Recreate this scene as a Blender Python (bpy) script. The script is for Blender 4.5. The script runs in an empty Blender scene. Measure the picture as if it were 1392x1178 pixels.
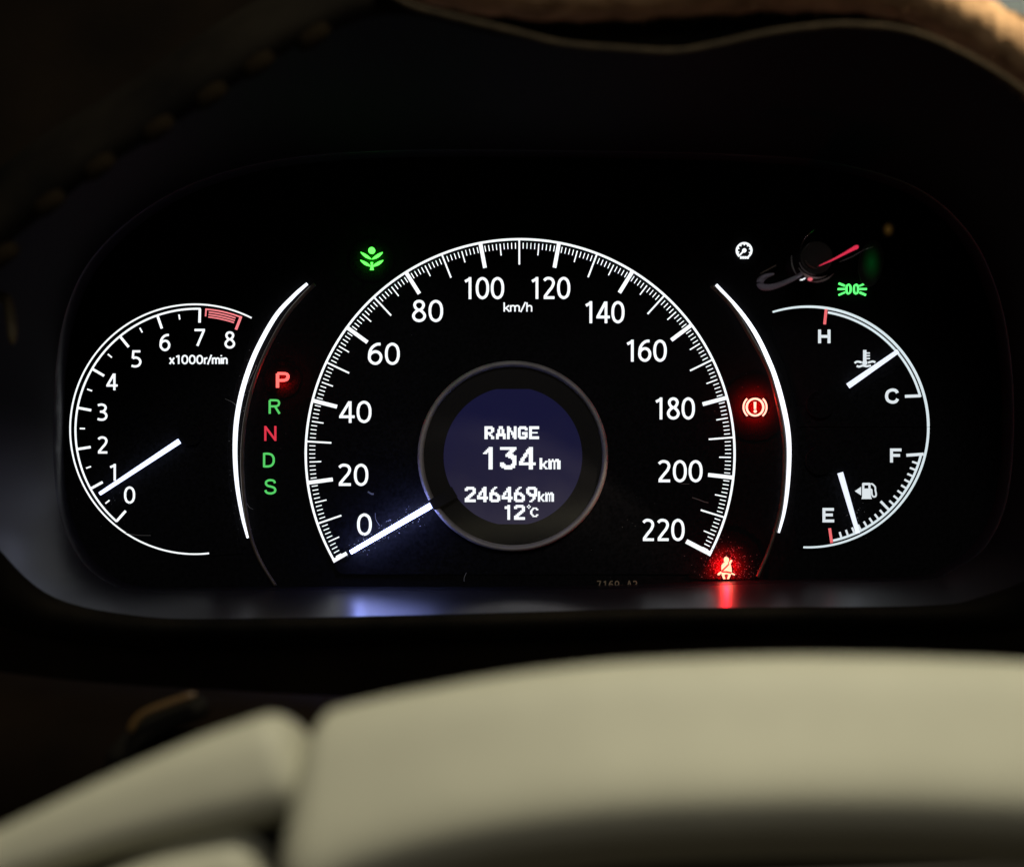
import bpy, math, random
from mathutils import Vector, Matrix
random.seed(7)
R = math.radians
sc = bpy.context.scene

# ---------------------------------------------------------------- camera
D, S = 0.55, 0.00025            # metres from lens to dial plate, metres per photo pixel on the dial plate
cam = bpy.data.cameras.new('camera'); camo = bpy.data.objects.new('camera', cam)
sc.collection.objects.link(camo); sc.camera = camo
camo.location = (0, -D, 0); camo.rotation_euler = (R(90), 0, 0)
cam.sensor_fit = 'HORIZONTAL'; cam.sensor_width = 36; cam.lens = 36 * D / (1392 * S)
cam.clip_start = 0.005; cam.clip_end = 20
cam.dof.use_dof = True; cam.dof.focus_distance = D - 0.001; cam.dof.aperture_fstop = 7.0

# ---------------------------------------------------------------- world: a dark cabin at night
w = bpy.data.worlds.new('World'); sc.world = w; w.use_nodes = True
w.node_tree.nodes['Background'].inputs[0].default_value = (0.5, 0.42, 0.3, 1)
w.node_tree.nodes['Background'].inputs[1].default_value = 0.05

def area(name, loc, target, size, power, col, spread=120):
    l = bpy.data.lights.new(name, 'AREA'); l.shape = 'DISK'; l.size = size; l.energy = power; l.color = col; l.spread = R(spread)
    o = bpy.data.objects.new(name, l); sc.collection.objects.link(o); o.location = loc
    o.rotation_euler = (Vector(target) - Vector(loc)).to_track_quat('-Z', 'Y').to_euler()
    return o
area('cabin_lamp', (0.12, -0.52, 0.64), (0.05, -0.27, -0.07), 0.10, 0.68, (1.0, 0.935, 0.77), 70)
area('rear_cabin_light', (0.05, -1.25, 0.50), (0, 0, 0), 0.25, 0.12, (1.0, 0.96, 0.95), 40)  # added fill from behind the camera to lift the display ring
sl_ = bpy.data.lights.new('side_window_light', 'SPOT'); sl_.energy = 120.0; sl_.color = (1.0, 0.84, 0.62); sl_.spot_size = R(18.5); sl_.spot_blend = 0.5; sl_.shadow_soft_size = 0.03  # narrow spot added to brighten the plush cover
slo = bpy.data.objects.new('side_window_light', sl_); sc.collection.objects.link(slo); slo.location = (0.42, -0.65, 0.46)
slo.rotation_euler = (Vector((0.175, -0.14, 0.200)) - slo.location).to_track_quat('-Z', 'Y').to_euler()

sc.view_settings.view_transform = 'Standard'; sc.view_settings.look = 'None'
sc.view_settings.exposure = 0; sc.view_settings.gamma = 1

# ---------------------------------------------------------------- helpers
def P(px, py, y=0.0):
    """photo pixel -> point of the place at depth y"""
    k = (D + y) / D * S
    return Vector(((px - 696) * k, y, (589 - py) * k))
def K(y): return (D + y) / D * S

def mat(name, col, rough=0.5, emit=None, estr=1.0, metal=0.0, spec=0.5, bump=None, var=None, coat=0):
    m = bpy.data.materials.new(name); m.use_nodes = True
    nt = m.node_tree; b = nt.nodes['Principled BSDF']
    b.inputs['Base Color'].default_value = (*col, 1); b.inputs['Roughness'].default_value = rough
    b.inputs['Metallic'].default_value = metal; b.inputs['Specular IOR Level'].default_value = spec
    b.inputs['Coat Weight'].default_value = coat
    if emit:
        b.inputs['Emission Color'].default_value = (*emit, 1); b.inputs['Emission Strength'].default_value = estr
    tc = nt.nodes.new('ShaderNodeTexCoord')
    if var:   # (scale, darker factor, brighter factor)
        n = nt.nodes.new('ShaderNodeTexNoise'); n.inputs['Scale'].default_value = var[0]; n.inputs['Detail'].default_value = 6
        nt.links.new(tc.outputs['Object'], n.inputs['Vector'])
        r = nt.nodes.new('ShaderNodeValToRGB')
        r.color_ramp.elements[0].position = 0.3; r.color_ramp.elements[1].position = 0.7
        r.color_ramp.elements[0].color = (*[c * var[1] for c in col], 1)
        r.color_ramp.elements[1].color = (*[c * var[2] for c in col], 1)
        nt.links.new(n.outputs['Fac'], r.inputs['Fac']); nt.links.new(r.outputs['Color'], b.inputs['Base Color'])
    if bump:  # (scale, distance)
        n = nt.nodes.new('ShaderNodeTexNoise'); n.inputs['Scale'].default_value = bump[0]; n.inputs['Detail'].default_value = 5
        nt.links.new(tc.outputs['Object'], n.inputs['Vector'])
        bp = nt.nodes.new('ShaderNodeBump'); bp.inputs['Distance'].default_value = bump[1]; bp.inputs['Strength'].default_value = 1
        nt.links.new(n.outputs['Fac'], bp.inputs['Height']); nt.links.new(bp.outputs['Normal'], b.inputs['Normal'])
    return m

def mat_print(name, col, strength):
    """a backlit print: even colour with a slight unevenness of the light guide behind it"""
    m = mat(name, (0.02, 0.02, 0.02), 0.5, col, strength, spec=0.1)
    return m

M = {}
M['face'] = mat('dial_black', (0.0045, 0.0045, 0.0055), 0.6, spec=0.03, var=(900, 0.5, 1.8), bump=(2500, 0.00004))
M['plate'] = mat('smoked_black_panel', (0.004, 0.004, 0.0045), 0.6, spec=0.03, var=(700, 0.6, 1.8), bump=(2500, 0.00004))
M['lining'] = mat('matt_black_lining', (0.004, 0.004, 0.0045), 0.75, spec=0.08, bump=(900, 0.0001))
M['rim'] = mat('satin_black_rim', (0.010, 0.010, 0.013), 0.38, spec=0.3)
M['ledge'] = mat('gloss_black_plastic', (0.011, 0.011, 0.014), 0.33, spec=1.0, bump=(900, 0.00002), var=(300, 0.7, 1.4))
M['hood'] = mat('dark_dash_plastic', (0.0055, 0.0043, 0.0026), 0.85, spec=0.06, bump=(1100, 0.00015), var=(30, 0.3, 1.8))
M['fascia'] = mat('dark_brown_dash', (0.0060, 0.0038, 0.0018), 0.85, spec=0.05, bump=(900, 0.00012), var=(25, 0.5, 1.5))
M['white'] = mat_print('backlit_white', (0.93, 0.97, 1.0), 1.15)
M['numeral'] = mat_print('backlit_numeral_white', (0.92, 0.96, 1.0), 1.1)
M['cool'] = mat_print('backlit_cool_white', (0.70, 0.80, 0.84), 1.0)
M['coolnum'] = mat_print('backlit_pale_letter', (0.74, 0.80, 0.84), 0.98)
M['needle'] = mat('lit_needle_white', (0.3, 0.3, 0.3), 0.4, (0.42, 0.5, 1.0), 8.0)
M['needle_dim'] = mat('lit_small_needle_white', (0.3, 0.3, 0.3), 0.4, (0.80, 0.86, 1.0), 1.1)
M['strip'] = mat('light_guide_white', (0.5, 0.5, 0.5), 0.35, (0.88, 0.92, 1.0), 1.35)
M['redprint'] = mat_print('backlit_red_print', (0.92, 0.16, 0.17), 0.95)
M['pinkprint'] = mat_print('backlit_pink_print', (0.95, 0.24, 0.26), 1.0)
M['lamp_red'] = mat('red_warning_light', (0.02, 0.0, 0.0), 0.5, (2.6, 0.92, 0.68), 1.0)
M['lamp_belt'] = mat('red_belt_light', (0.02, 0.0, 0.0), 0.5, (2.4, 0.90, 0.55), 1.0)
M['lamp_p'] = mat('red_letter_light', (0.02, 0.0, 0.0), 0.5, (1.8, 0.22, 0.19), 1.0)
M['lamp_n'] = mat('dim_red_letter_light', (0.02, 0.0, 0.0), 0.5, (0.72, 0.03, 0.06), 1.0)
M['lamp_g'] = mat('dim_green_letter_light', (0.0, 0.02, 0.0), 0.5, (0.09, 0.62, 0.13), 1.0)
M['lamp_eco'] = mat('bright_green_light', (0.0, 0.02, 0.0), 0.5, (0.24, 2.4, 0.20), 1.0)
M['lamp_side'] = mat('green_side_light', (0.0, 0.02, 0.0), 0.5, (0.16, 1.5, 0.26), 1.0)
M['ring'] = mat('satin_grey_ring', (0.30, 0.28, 0.275), 0.5, metal=0.0, bump=(3000, 0.00002), var=(120, 0.8, 1.2))
M['trim'] = mat('dull_bronze_trim', (0.10, 0.075, 0.055), 0.4, metal=0.4, var=(200, 0.6, 1.4))
M['gloss'] = mat('gloss_black', (0.012, 0.012, 0.014), 0.12, spec=0.8)
M['chrome'] = mat('bright_chrome', (0.8, 0.8, 0.82), 0.12, metal=1.0)
M['dust'] = mat('dust_grey', (0.18, 0.18, 0.18), 0.7)
M['part_no'] = mat('printed_brown_number', (0.26, 0.20, 0.12), 0.6)
M['cover'] = mat('tan_plush', (0.46, 0.29, 0.15), 0.95, spec=0.05, var=(130, 0.6, 1.25), bump=(700, 0.0006))
M['piping'] = mat('tan_piping', (0.030, 0.022, 0.012), 0.8, spec=0.1, var=(200, 0.7, 1.3), bump=(1500, 0.0002))
M['stitch'] = mat('brown_thread', (0.008, 0.0055, 0.0025), 0.9, spec=0.03, var=(400, 0.7, 1.3))
M['leather'] = mat('beige_leather', (0.465, 0.455, 0.335), 0.6, spec=0.3, var=(14, 0.80, 1.10), bump=(1400, 0.00012))
M['leather_dim'] = mat('dark_leather', (0.008, 0.007, 0.005), 0.8, spec=0.06)
M['shroud'] = mat('brown_black_shroud', (0.0050, 0.0028, 0.0012), 0.85, spec=0.04, var=(25, .6, 1.4))
M['amber'] = mat('amber_brown_plastic', (0.075, 0.040, 0.010), 0.45, var=(200, 0.8, 1.2))
M['glass'] = mat('pale_misted_glass', (0.024, 0.036, 0.040), 0.5, spec=0.1, var=(40, 0.8, 1.1))

# LCD: deep blue backlight, paler towards the lower edge, reflected grey painted into the emission
def bezel_mat():
    m = mat('bezel_plastic', (0.011, 0.011, 0.014), 0.33, bump=(900, 0.00002))
    nt = m.node_tree; b = nt.nodes['Principled BSDF']; at = nt.nodes.new('ShaderNodeAttribute'); at.attribute_name = 'polish'
    for nm, v0, v1 in (('Roughness', 0.75, 0.33), ('Specular IOR Level', 0.06, 1.0)):
        r = nt.nodes.new('ShaderNodeMapRange'); r.inputs[3].default_value = v0; r.inputs[4].default_value = v1
        nt.links.new(at.outputs['Fac'], r.inputs[0]); nt.links.new(r.outputs[0], b.inputs[nm])
    c = nt.nodes.new('ShaderNodeMix'); c.data_type = 'RGBA'; c.inputs[6].default_value = (0.004, 0.004, 0.0045, 1); c.inputs[7].default_value = (0.011, 0.011, 0.014, 1)
    nt.links.new(at.outputs['Fac'], c.inputs[0]); nt.links.new(c.outputs[2], b.inputs['Base Color'])
    return m
M['bezel'] = bezel_mat()
def halo_tint_mat(name, col, rad):
    # halo of the lit symbol painted as a tint fading into the black panel
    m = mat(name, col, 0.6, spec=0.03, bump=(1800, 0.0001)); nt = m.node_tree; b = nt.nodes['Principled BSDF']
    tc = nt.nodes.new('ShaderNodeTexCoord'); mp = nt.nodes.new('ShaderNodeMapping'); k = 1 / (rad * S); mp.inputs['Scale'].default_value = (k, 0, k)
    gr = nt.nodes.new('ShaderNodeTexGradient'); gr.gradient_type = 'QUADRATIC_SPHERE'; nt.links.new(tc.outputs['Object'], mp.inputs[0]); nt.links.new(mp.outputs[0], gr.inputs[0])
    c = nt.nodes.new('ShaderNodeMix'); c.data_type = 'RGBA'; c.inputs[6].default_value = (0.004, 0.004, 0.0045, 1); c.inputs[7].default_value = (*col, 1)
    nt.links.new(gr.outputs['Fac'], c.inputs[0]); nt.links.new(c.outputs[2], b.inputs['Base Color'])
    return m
M['window_red'] = halo_tint_mat('smoked_red_window', (0.085, 0.0004, 0.001), 46)
M['window_belt'] = halo_tint_mat('smoked_red_belt_window', (0.17, 0.0002, 0.003), 42)
M['window_p'] = halo_tint_mat('smoked_red_letter_window', (0.06, 0.0004, 0.001), 24)
M['window_green'] = halo_tint_mat('smoked_green_window', (0.0003, 0.05, 0.0006), 28)
def lcd():
    m = mat('blue_display', (0.02, 0.02, 0.03), 0.35, (0.01, 0.01, 0.05), 1, spec=0.04)
    nt = m.node_tree; b = nt.nodes['Principled BSDF']; tc = nt.nodes.new('ShaderNodeTexCoord')
    sp = nt.nodes.new('ShaderNodeSeparateXYZ'); nt.links.new(tc.outputs['Object'], sp.inputs[0])
    mr = nt.nodes.new('ShaderNodeMapRange'); mr.inputs[1].default_value = -0.023; mr.inputs[2].default_value = 0.023
    nz = nt.nodes.new('ShaderNodeTexNoise'); nz.inputs['Scale'].default_value = 90; nz.inputs['Detail'].default_value = 3
    nt.links.new(tc.outputs['Object'], nz.inputs['Vector'])
    nt.links.new(sp.outputs['Z'], mr.inputs[0])
    ad = nt.nodes.new('ShaderNodeMath'); ad.operation = 'MULTIPLY_ADD'; ad.inputs[1].default_value = 0.35
    nt.links.new(nz.outputs['Fac'], ad.inputs[0]); nt.links.new(mr.outputs[0], ad.inputs[2])
    r = nt.nodes.new('ShaderNodeValToRGB'); e = r.color_ramp.elements
    e[0].position = 0.1; e[0].color = (0.030, 0.026, 0.044, 1); e[1].position = 1.1; e[1].color = (0.0045, 0.0045, 0.029, 1)
    k = r.color_ramp.elements.new(0.55); k.color = (0.009, 0.008, 0.029, 1)
    nt.links.new(ad.outputs[0], r.inputs['Fac']); nt.links.new(r.outputs['Color'], b.inputs['Emission Color'])
    return m
M['lcd'] = lcd()

def link(o, parent=None):
    sc.collection.objects.link(o)
    if parent: o.parent = parent
    return o
def thing(name, label, cat, loc, group=None):
    o = bpy.data.objects.new(name, None); o.empty_display_size = 0.01; o.location = loc
    link(o); tag(o, label, cat, group); return o
def tag(o, label=None, cat=None, group=None, kind=None):
    if label: o['label'] = label
    if cat: o['category'] = cat
    if group: o['group'] = group
    if kind: o['kind'] = kind
    return o

class MB:
    """collects polygons of one mesh object (world coordinates)"""
    def __init__(s): s.v = []; s.f = []; s.smooth = False
    def add(s, vs, fs):
        n = len(s.v); s.v += [Vector(a) for a in vs]; s.f += [tuple(i + n for i in f) for f in fs]; return s
    def prism(s, pts, y, t):
        """pts photo pixels (outline), front face at depth y, thickness t behind it"""
        a = [P(x, z, y) for x, z in pts]
        area2 = sum(a[i].x * a[(i + 1) % len(a)].z - a[(i + 1) % len(a)].x * a[i].z for i in range(len(a)))
        if area2 < 0: a.reverse()
        n = len(a); b = [Vector((q.x, y + t, q.z)) for q in a]
        fs = [tuple(range(n))]
        fs += [(i, i + n, (i + 1) % n + n, (i + 1) % n) for i in range(n)]
        return s.add(a + b, fs)
    def stroke(s, pts, wd, y, t, closed=False):
        """a line of width wd px along pts; wd may be a list"""
        n = len(pts); ws = wd if isinstance(wd, (list, tuple)) else [wd] * n
        L, Rr = [], []
        for i in range(n):
            p = Vector(pts[i])
            if closed: a, b = Vector(pts[i - 1]), Vector(pts[(i + 1) % n])
            else: a, b = Vector(pts[max(i - 1, 0)]), Vector(pts[min(i + 1, n - 1)])
            d1 = (p - a).normalized() if (p - a).length > 1e-9 else (b - p).normalized()
            d2 = (b - p).normalized() if (b - p).length > 1e-9 else d1
            d = (d1 + d2).normalized(); nn = Vector((-d.y, d.x))
            c = max(0.45, nn.dot(Vector((-d1.y, d1.x))))
            h = ws[i] / 2 / c
            L.append(p + nn * h); Rr.append(p - nn * h)
        m = n if closed else n - 1
        vs = [P(q.x, q.y, y) for q in L] + [P(q.x, q.y, y) for q in Rr]
        k = 2 * n
        vs += [Vector((q.x, y + t, q.z)) for q in vs]
        fs = []
        for i in range(m):
            j = (i + 1) % n
            fs += [(i, j, n + j, n + i), (i, i + k, j + k, j), (n + i, n + j, n + j + k, n + i + k)]
        if not closed: fs += [(0, n, n + k, k), (n - 1, n - 1 + k, 2 * n - 1 + k, 2 * n - 1)]
        return s.add(vs, fs)
    def build(s, name, m, parent=None, smooth=False, origin=None, label=None):
        vs = s.v
        if origin is None:
            origin = sum(vs, Vector()) / len(vs)
        me = bpy.data.meshes.new(name); me.from_pydata([v - origin for v in vs], [], s.f); me.materials.append(m)
        if smooth: me.polygons.foreach_set('use_smooth', [True] * len(me.polygons))
        me.update()
        o = bpy.data.objects.new(name, me); link(o, parent)
        o.location = origin - (parent.location if parent else Vector()) if not (parent and parent.parent) else origin - parent.matrix_world.translation
        if label: o['label'] = label
        return o

def cr(pts, n=8, closed=False):
    """Catmull-Rom through the points"""
    out = []; N = len(pts); d = len(pts[0])
    for i in range(N if closed else N - 1):
        g = lambda j: pts[j % N] if closed else pts[min(max(j, 0), N - 1)]
        a, b, c, e = g(i - 1), g(i), g(i + 1), g(i + 2)
        for k in range(n):
            t = k / n
            out.append(tuple(0.5 * (2 * b[q] + (c[q] - a[q]) * t + (2 * a[q] - 5 * b[q] + 4 * c[q] - e[q]) * t * t + (3 * b[q] - a[q] - 3 * c[q] + e[q]) * t ** 3) for q in range(d)))
    if not closed: out.append(tuple(pts[-1]))
    return out
def arc(cx, cy, r, a0, a1, n=24, ry=None):
    ry = ry or r
    return [(cx + r * math.cos(R(a0 + (a1 - a0) * i / n)), cy - ry * math.sin(R(a0 + (a1 - a0) * i / n))) for i in range(n + 1)]
def circle(cx, cy, r, n=40, ry=None): return arc(cx, cy, r, 0, 360, n, ry)[:-1]

# ---------------------------------------------------------------- lettering: centre lines on an em square, y up
DIG = {
 '0': [(cr([(.31, .945), (.47, .86), (.545, .68), (.56, .5), (.545, .32), (.47, .14), (.31, .055), (.15, .14), (.075, .32), (.06, .5), (.075, .68), (.15, .86)], 4, True), True)],
 '1': [([(.385, 0), (.385, 1.0)], False), ([(.385, .925), (.15, .80)], False)],
 '2': [(cr([(.07, .84), (.17, .925), (.30, .945), (.44, .90), (.51, .79), (.51, .68), (.44, .53), (.30, .36), (.10, .10)], 5), False), ([(.05, .06), (.57, .06)], False)],
 '3': [(cr([(.08, .90), (.20, .94), (.32, .94), (.44, .88), (.49, .76), (.44, .62), (.33, .54), (.19, .525)], 5), False),
       (cr([(.19, .526), (.34, .51), (.47, .43), (.53, .29), (.49, .15), (.37, .065), (.22, .055), (.06, .10)], 5), False)],
 '4': [([(.43, .96), (.06, .30), (.06, .28), (.64, .28)], False), ([(.455, 0), (.455, .985)], False)],
 '5': [([(.53, .94), (.16, .94), (.125, .53)], False), (cr([(.125, .54), (.28, .575), (.43, .52), (.52, .39), (.52, .25), (.44, .12), (.31, .06), (.18, .06), (.06, .10)], 5), False)],
 '6': [(cr([(.53, .94), (.38, .93), (.22, .83), (.10, .64), (.065, .40), (.08, .30)], 5), False),
       (cr([(.32, .60), (.46, .55), (.54, .42), (.54, .27), (.46, .12), (.31, .055), (.16, .12), (.07, .27), (.075, .42), (.17, .55)], 5, True), True)],
 '7': [([(.05, .94), (.545, .94), (.545, .90), (.20, 0)], False)],
 '8': [(cr([(.31, .945), (.44, .90), (.50, .77), (.44, .62), (.31, .54), (.18, .62), (.12, .77), (.18, .90)], 5, True), True),
       (cr([(.31, .541), (.47, .44), (.55, .28), (.48, .12), (.31, .055), (.14, .12), (.07, .28), (.15, .44)], 5, True), True)],
 'H': [([(.08, 0), (.08, 1)], False), ([(.72, 0), (.72, 1)], False), ([(.08, .5), (.72, .5)], False)],
 'C': [(cr([(.80, .72), (.72, .87), (.55, .94), (.36, .92), (.17, .80), (.09, .60), (.09, .40), (.17, .20), (.36, .08), (.55, .06), (.72, .13), (.82, .30)], 5), False)],
 'F': [([(.09, 0), (.09, .92), (.78, .92)], False), ([(.09, .52), (.68, .52)], False)],
 'E': [([(.80, .92), (.09, .92), (.09, .08), (.82, .08)], False), ([(.09, .52), (.72, .52)], False)],
 'P': [([(.11, 0), (.11, .92)], False), (cr([(.11, .921), (.45, .921), (.66, .90), (.76, .80), (.76, .64), (.66, .52), (.45, .48), (.11, .48)], 5), False)],
 'R': [([(.10, 0), (.10, .94)], False), (cr([(.10, .945), (.48, .945), (.66, .91), (.74, .80), (.72, .64), (.60, .54), (.44, .52), (.10, .52)], 5), False), ([(.46, .52), (.78, 0)], False)],
 'N': [([(.10, 0), (.10, 1)], False), ([(.76, 0), (.76, 1)], False), ([(.10, .95), (.76, .05)], False)],
 'D': [(cr([(.10, .94), (.40, .94), (.62, .86), (.74, .68), (.76, .50), (.74, .32), (.62, .14), (.40, .06), (.10, .06)], 5), False), ([(.10, 0), (.10, 1)], False)],
 'S': [(cr([(.72, .74), (.66, .88), (.50, .945), (.30, .935), (.15, .84), (.13, .69), (.24, .57), (.45, .51), (.64, .44), (.74, .31), (.70, .15), (.54, .06), (.32, .055), (.16, .12), (.08, .27)], 5), False)],
 'k': [([(.08, 0), (.08, 1)], False), ([(.46, .68), (.12, .30)], False), ([(.20, .40), (.48, 0)], False)],
 'm': [([(.07, 0), (.07, .70)], False), (cr([(.07, .50), (.16, .63), (.28, .65), (.37, .56), (.39, .40), (.39, 0)], 4), False), (cr([(.39, .50), (.48, .63), (.60, .65), (.69, .56), (.71, .40), (.71, 0)], 4), False)],
 'n': [([(.07, 0), (.07, .70)], False), (cr([(.07, .50), (.18, .63), (.30, .65), (.40, .56), (.42, .40), (.42, 0)], 4), False)],
 'h': [([(.07, 0), (.07, 1)], False), (cr([(.07, .50), (.18, .63), (.30, .65), (.40, .56), (.42, .40), (.42, 0)], 4), False)],
 '/': [([(0, -.05), (.36, 1.03)], False)],
 'r': [([(.07, 0), (.07, .70)], False), (cr([(.07, .45), (.14, .60), (.24, .66), (.33, .66)], 4), False)],
 'i': [([(.08, 0), (.08, .70)], False), ([(.08, .86), (.08, 1.0)], False)],
 'x': [([(.03, 0), (.45, .70)], False), ([(.45, 0), (.03, .70)], False)],
 '-': [([(.06, .42), (.36, .42)], False)],
 'A': [([(.02, 0), (.32, .96), (.36, .96), (.66, 0)], False), ([(.13, .32), (.55, .32)], False)],
}
DIG['9'] = [([(.62 - x, 1 - y) for x, y in p], c) for p, c in DIG['6']]
ADV = {'1': .66, '0': .71, '2': .70, '3': .67, '4': .72, '5': .67, '6': .71, '7': .67, '8': .71, '9': .71, 'k': .50, 'm': .82, 'n': .52, 'h': .52, '/': .40, 'r': .36, 'i': .19, 'x': .50, '-': .45, 'A': .7}
def glyph(mb, ch, x, y0, h, wd, y, t, sx=1.0):
    """x left edge px, y0 baseline px, h height px"""
    for q, (pts, cl) in enumerate(DIG[ch]):
        mb.stroke([(x + a * h * sx, y0 - b * h) for a, b in pts], wd, y - q * 4e-6, t, cl)
def text_width(txt, h, sx=1.0, gap=0): return sum(ADV[c] * h * sx + gap for c in txt) - gap
def text(mb, txt, cx, cy, h, wd, y, t, width=None):
    sx = 1.0 if width is None else width / text_width(txt, h)
    x = cx - text_width(txt, h, sx) / 2
    for c in txt:
        glyph(mb, c, x, cy + h / 2, h, wd, y, t, sx); x += ADV[c] * h * sx

# depths of the dial layers
YF = -0.0008      # dial faces
YM = YF - 0.00012 # printed marks, front
TM = 0.00010      # their thickness

# ================================================================ CLUSTER HOUSING
# the outline of the plate at the dial (photo px) and the mouth of the hood in front of it
pairs = [((200, 797), (200, 838)), ((330, 797), (330, 840)), ((500, 797), (500, 837)), ((696, 797), (696, 832)), ((860, 794), (870, 827)), ((1020, 788), (1030, 825)),
         ((1235, 783), (1250, 823)), ((1285, 768), (1330, 812)), ((1325, 738), (1420, 772)), ((1352, 680), (1475, 690)), ((1362, 590), (1500, 580)), ((1358, 490), (1500, 450)), ((1340, 400), (1480, 320)),
         ((1300, 320), (1440, 195)), ((1230, 262), (1352, 98)), ((1120, 230), (1200, 42)), ((1000, 220), (1069, 42)), ((870, 216), (918, 70)), ((700, 214), (700, 52)),
         ((560, 214), (540, 20)), ((440, 220), (430, 52)), ((340, 236), (350, 95)), ((250, 268), (212, 185)), ((180, 314), (135, 233)), ((132, 366), (62, 290)), ((105, 425), (-5, 352)),
         ((92, 490), (-45, 440)), ((88, 560), (-62, 530)), ((88, 630), (-58, 620)), ((96, 695), (-38, 690)), ((118, 748), (2, 750)), ((152, 782), (75, 812))]
inner = cr([p[0] for p in pairs], 6, True); outer = cr([p[1] for p in pairs], 6, True)
def depth(py):
    t = min(1, max(0, (840 - py) / 560)); t = t * t * (3 - 2 * t)
    return -0.062 - 0.075 * t
N = len(inner)
ringv = []
base = [P(x, z, 0) for x, z in inner]
ringv.append([Vector((v.x, 0.003, v.z)) for v in base])
ringv.append([Vector((v.x, -0.010, v.z)) for v in base])
lip = [Vector((v.x * 1.004, -0.0112, v.z * 1.006)) for v in base]
ringv.append(lip)
mouth = [P(x, z, depth(z)) for x, z in outer]
for k in (0.25, 0.5, 0.75, 0.93): ringv.append([a.lerp(b, k) for a, b in zip(lip, mouth)])
ringv.append(mouth)
def loft(rings, closed=True):
    mb = MB(); n = len(rings[0])
    vs = [v for r in rings for v in r]; fs = []
    for i in range(len(rings) - 1):
        for j in range(n if closed else n - 1):
            k = (j + 1) % n
            fs.append((i * n + j, i * n + k, (i + 1) * n + k, (i + 1) * n + j))
    return mb.add(vs, fs)
cluster = thing('instrument_cluster', 'black instrument cluster housing whose glossy ledge mirrors the gauges above it', 'instrument cluster', (0, 0, P(0, 797).z))
pl = MB(); big = [P(x, z, 0) for x, z in inner]
pl.add([Vector((v.x, 0.0, v.z)) for v in big], [tuple(range(N - 1, -1, -1))]).build('back_plate', M['plate'], cluster)
loft(ringv[:3]).build('inner_rim', M['rim'], cluster, smooth=True)
bez = loft(ringv[2:]).build('bezel', M['bezel'], cluster, smooth=True)
# the ledge is polished, fading to matt, darker sides, ceiling and right end; stored per vertex
at = bez.data.attributes.new('polish', 'FLOAT', 'POINT')
for i in range(len(bez.data.vertices)):
    pz = outer[i % N][1]; px_ = outer[i % N][0]
    t = min(1, max(0, (pz - 520) / 250)); t = t * t * (3 - 2 * t)
    if px_ > 1150: t *= max(0, 1 - (px_ - 1150) / 280)
    at.data[i].value = t
# half hidden part number at the foot of the plate
x = 811
for ch in '7169-A2':
    mb = MB(); glyph(mb, ch, x, 799.5, 10.5, 1.5, -0.0003, 0.0002, 0.95); mb.build('printed_character', M['part_no'], cluster)
    x += 8.2

# ---------------------------------------------------------------- dashboard: lip of the hood and the dark panel round it
dash = thing('dashboard', 'dark brown dashboard surrounding the gauge hood, stitched along its upper left edge', 'dashboard', (0, -0.06, -0.12))
c0 = Vector((0, 0, 0.0))
def grow(r, k, dy): return [Vector((v.x * k, v.y + dy, v.z * k)) for v in r]
loft([mouth, grow(mouth, 1.012, -0.003), grow(mouth, 1.045, -0.004), grow(mouth, 1.10, 0.000), grow(mouth, 1.17, 0.012)]).build('hood_lip', M['hood'], dash, smooth=True)
loft([grow(mouth, 1.17, 0.0125), grow(mouth, 1.4, 0.022), grow(mouth, 2.2, 0.03)]).build('fascia', M['fascia'], dash, smooth=True)
stitches = [(3, 348), (66, 277), (134, 227), (214, 175), (286, 130), (350, 88), (426, 50)]
def sweep(path, a, b, m, name, parent=None, tilt=0.0, ex=2.0, seg=24, caps=(0.0, 0.0), label=None, up=Vector((0, 0, 1)), wob=0.0, shear=0.0, shear_len=1.0):
    """tube along path (world points); a half height across the view, b half depth; numbers or lists"""
    mb = MB(); n = len(path); rings = []
    ctr = []
    lens = [0]
    for i in range(1, n): lens.append(lens[-1] + (path[i] - path[i - 1]).length)
    for i, p in enumerate(path):
        d = (path[min(i + 1, n - 1)] - path[max(i - 1, 0)]).normalized()
        v = Vector((0, -1, 0)); v = (v - d * v.dot(d)).normalized(); u = d.cross(v)
        if u.dot(up) < 0: u = -u
        ct, st = math.cos(tilt), math.sin(tilt); u2 = u * ct - v * st; v2 = v * ct + u * st
        aa = a[i] if isinstance(a, list) else a; bb = b[i] if isinstance(b, list) else b
        s = 1.0
        if caps[0] and lens[i] < caps[0]: s = math.sqrt(max(1e-4, 1 - (1 - lens[i] / caps[0]) ** 2))
        e = lens[-1] - lens[i]
        if caps[1] and e < caps[1]: s = math.sqrt(max(1e-4, 1 - (1 - e / caps[1]) ** 2))
        # the cap rounds the edge; keep the body
        if (caps[0] and lens[i] < caps[0]): q = caps[0]; s = 1 - (1 - s) * min(1, q / aa)
        elif (caps[1] and e < caps[1]): q = caps[1]; s = 1 - (1 - s) * min(1, q / aa)
        r = []
        for k in range(seg):
            th = 2 * math.pi * k / seg; c, z = math.cos(th), math.sin(th)
            f = (abs(c) ** ex + abs(z) ** ex) ** (-1 / ex)
            f *= 1 + wob * math.sin(i * 1.7 + k * 0.9)
            r.append(p + u2 * (z * f * aa * s) + v2 * (c * f * bb * s) - d * (z * f * aa * s * shear * max(0, 1 - e / shear_len)))
        rings.append(r)
    vs = [v for r in rings for v in r]; fs = []
    for i in range(n - 1):
        for k in range(seg):
            j = (k + 1) % seg; fs.append((i * seg + k, i * seg + j, (i + 1) * seg + j, (i + 1) * seg + k))
    fs += [tuple(range(seg - 1, -1, -1)), tuple(range((n - 1) * seg, n * seg))]
    return mb.add(vs, fs).build(name, m, parent, smooth=True, label=label)
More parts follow.
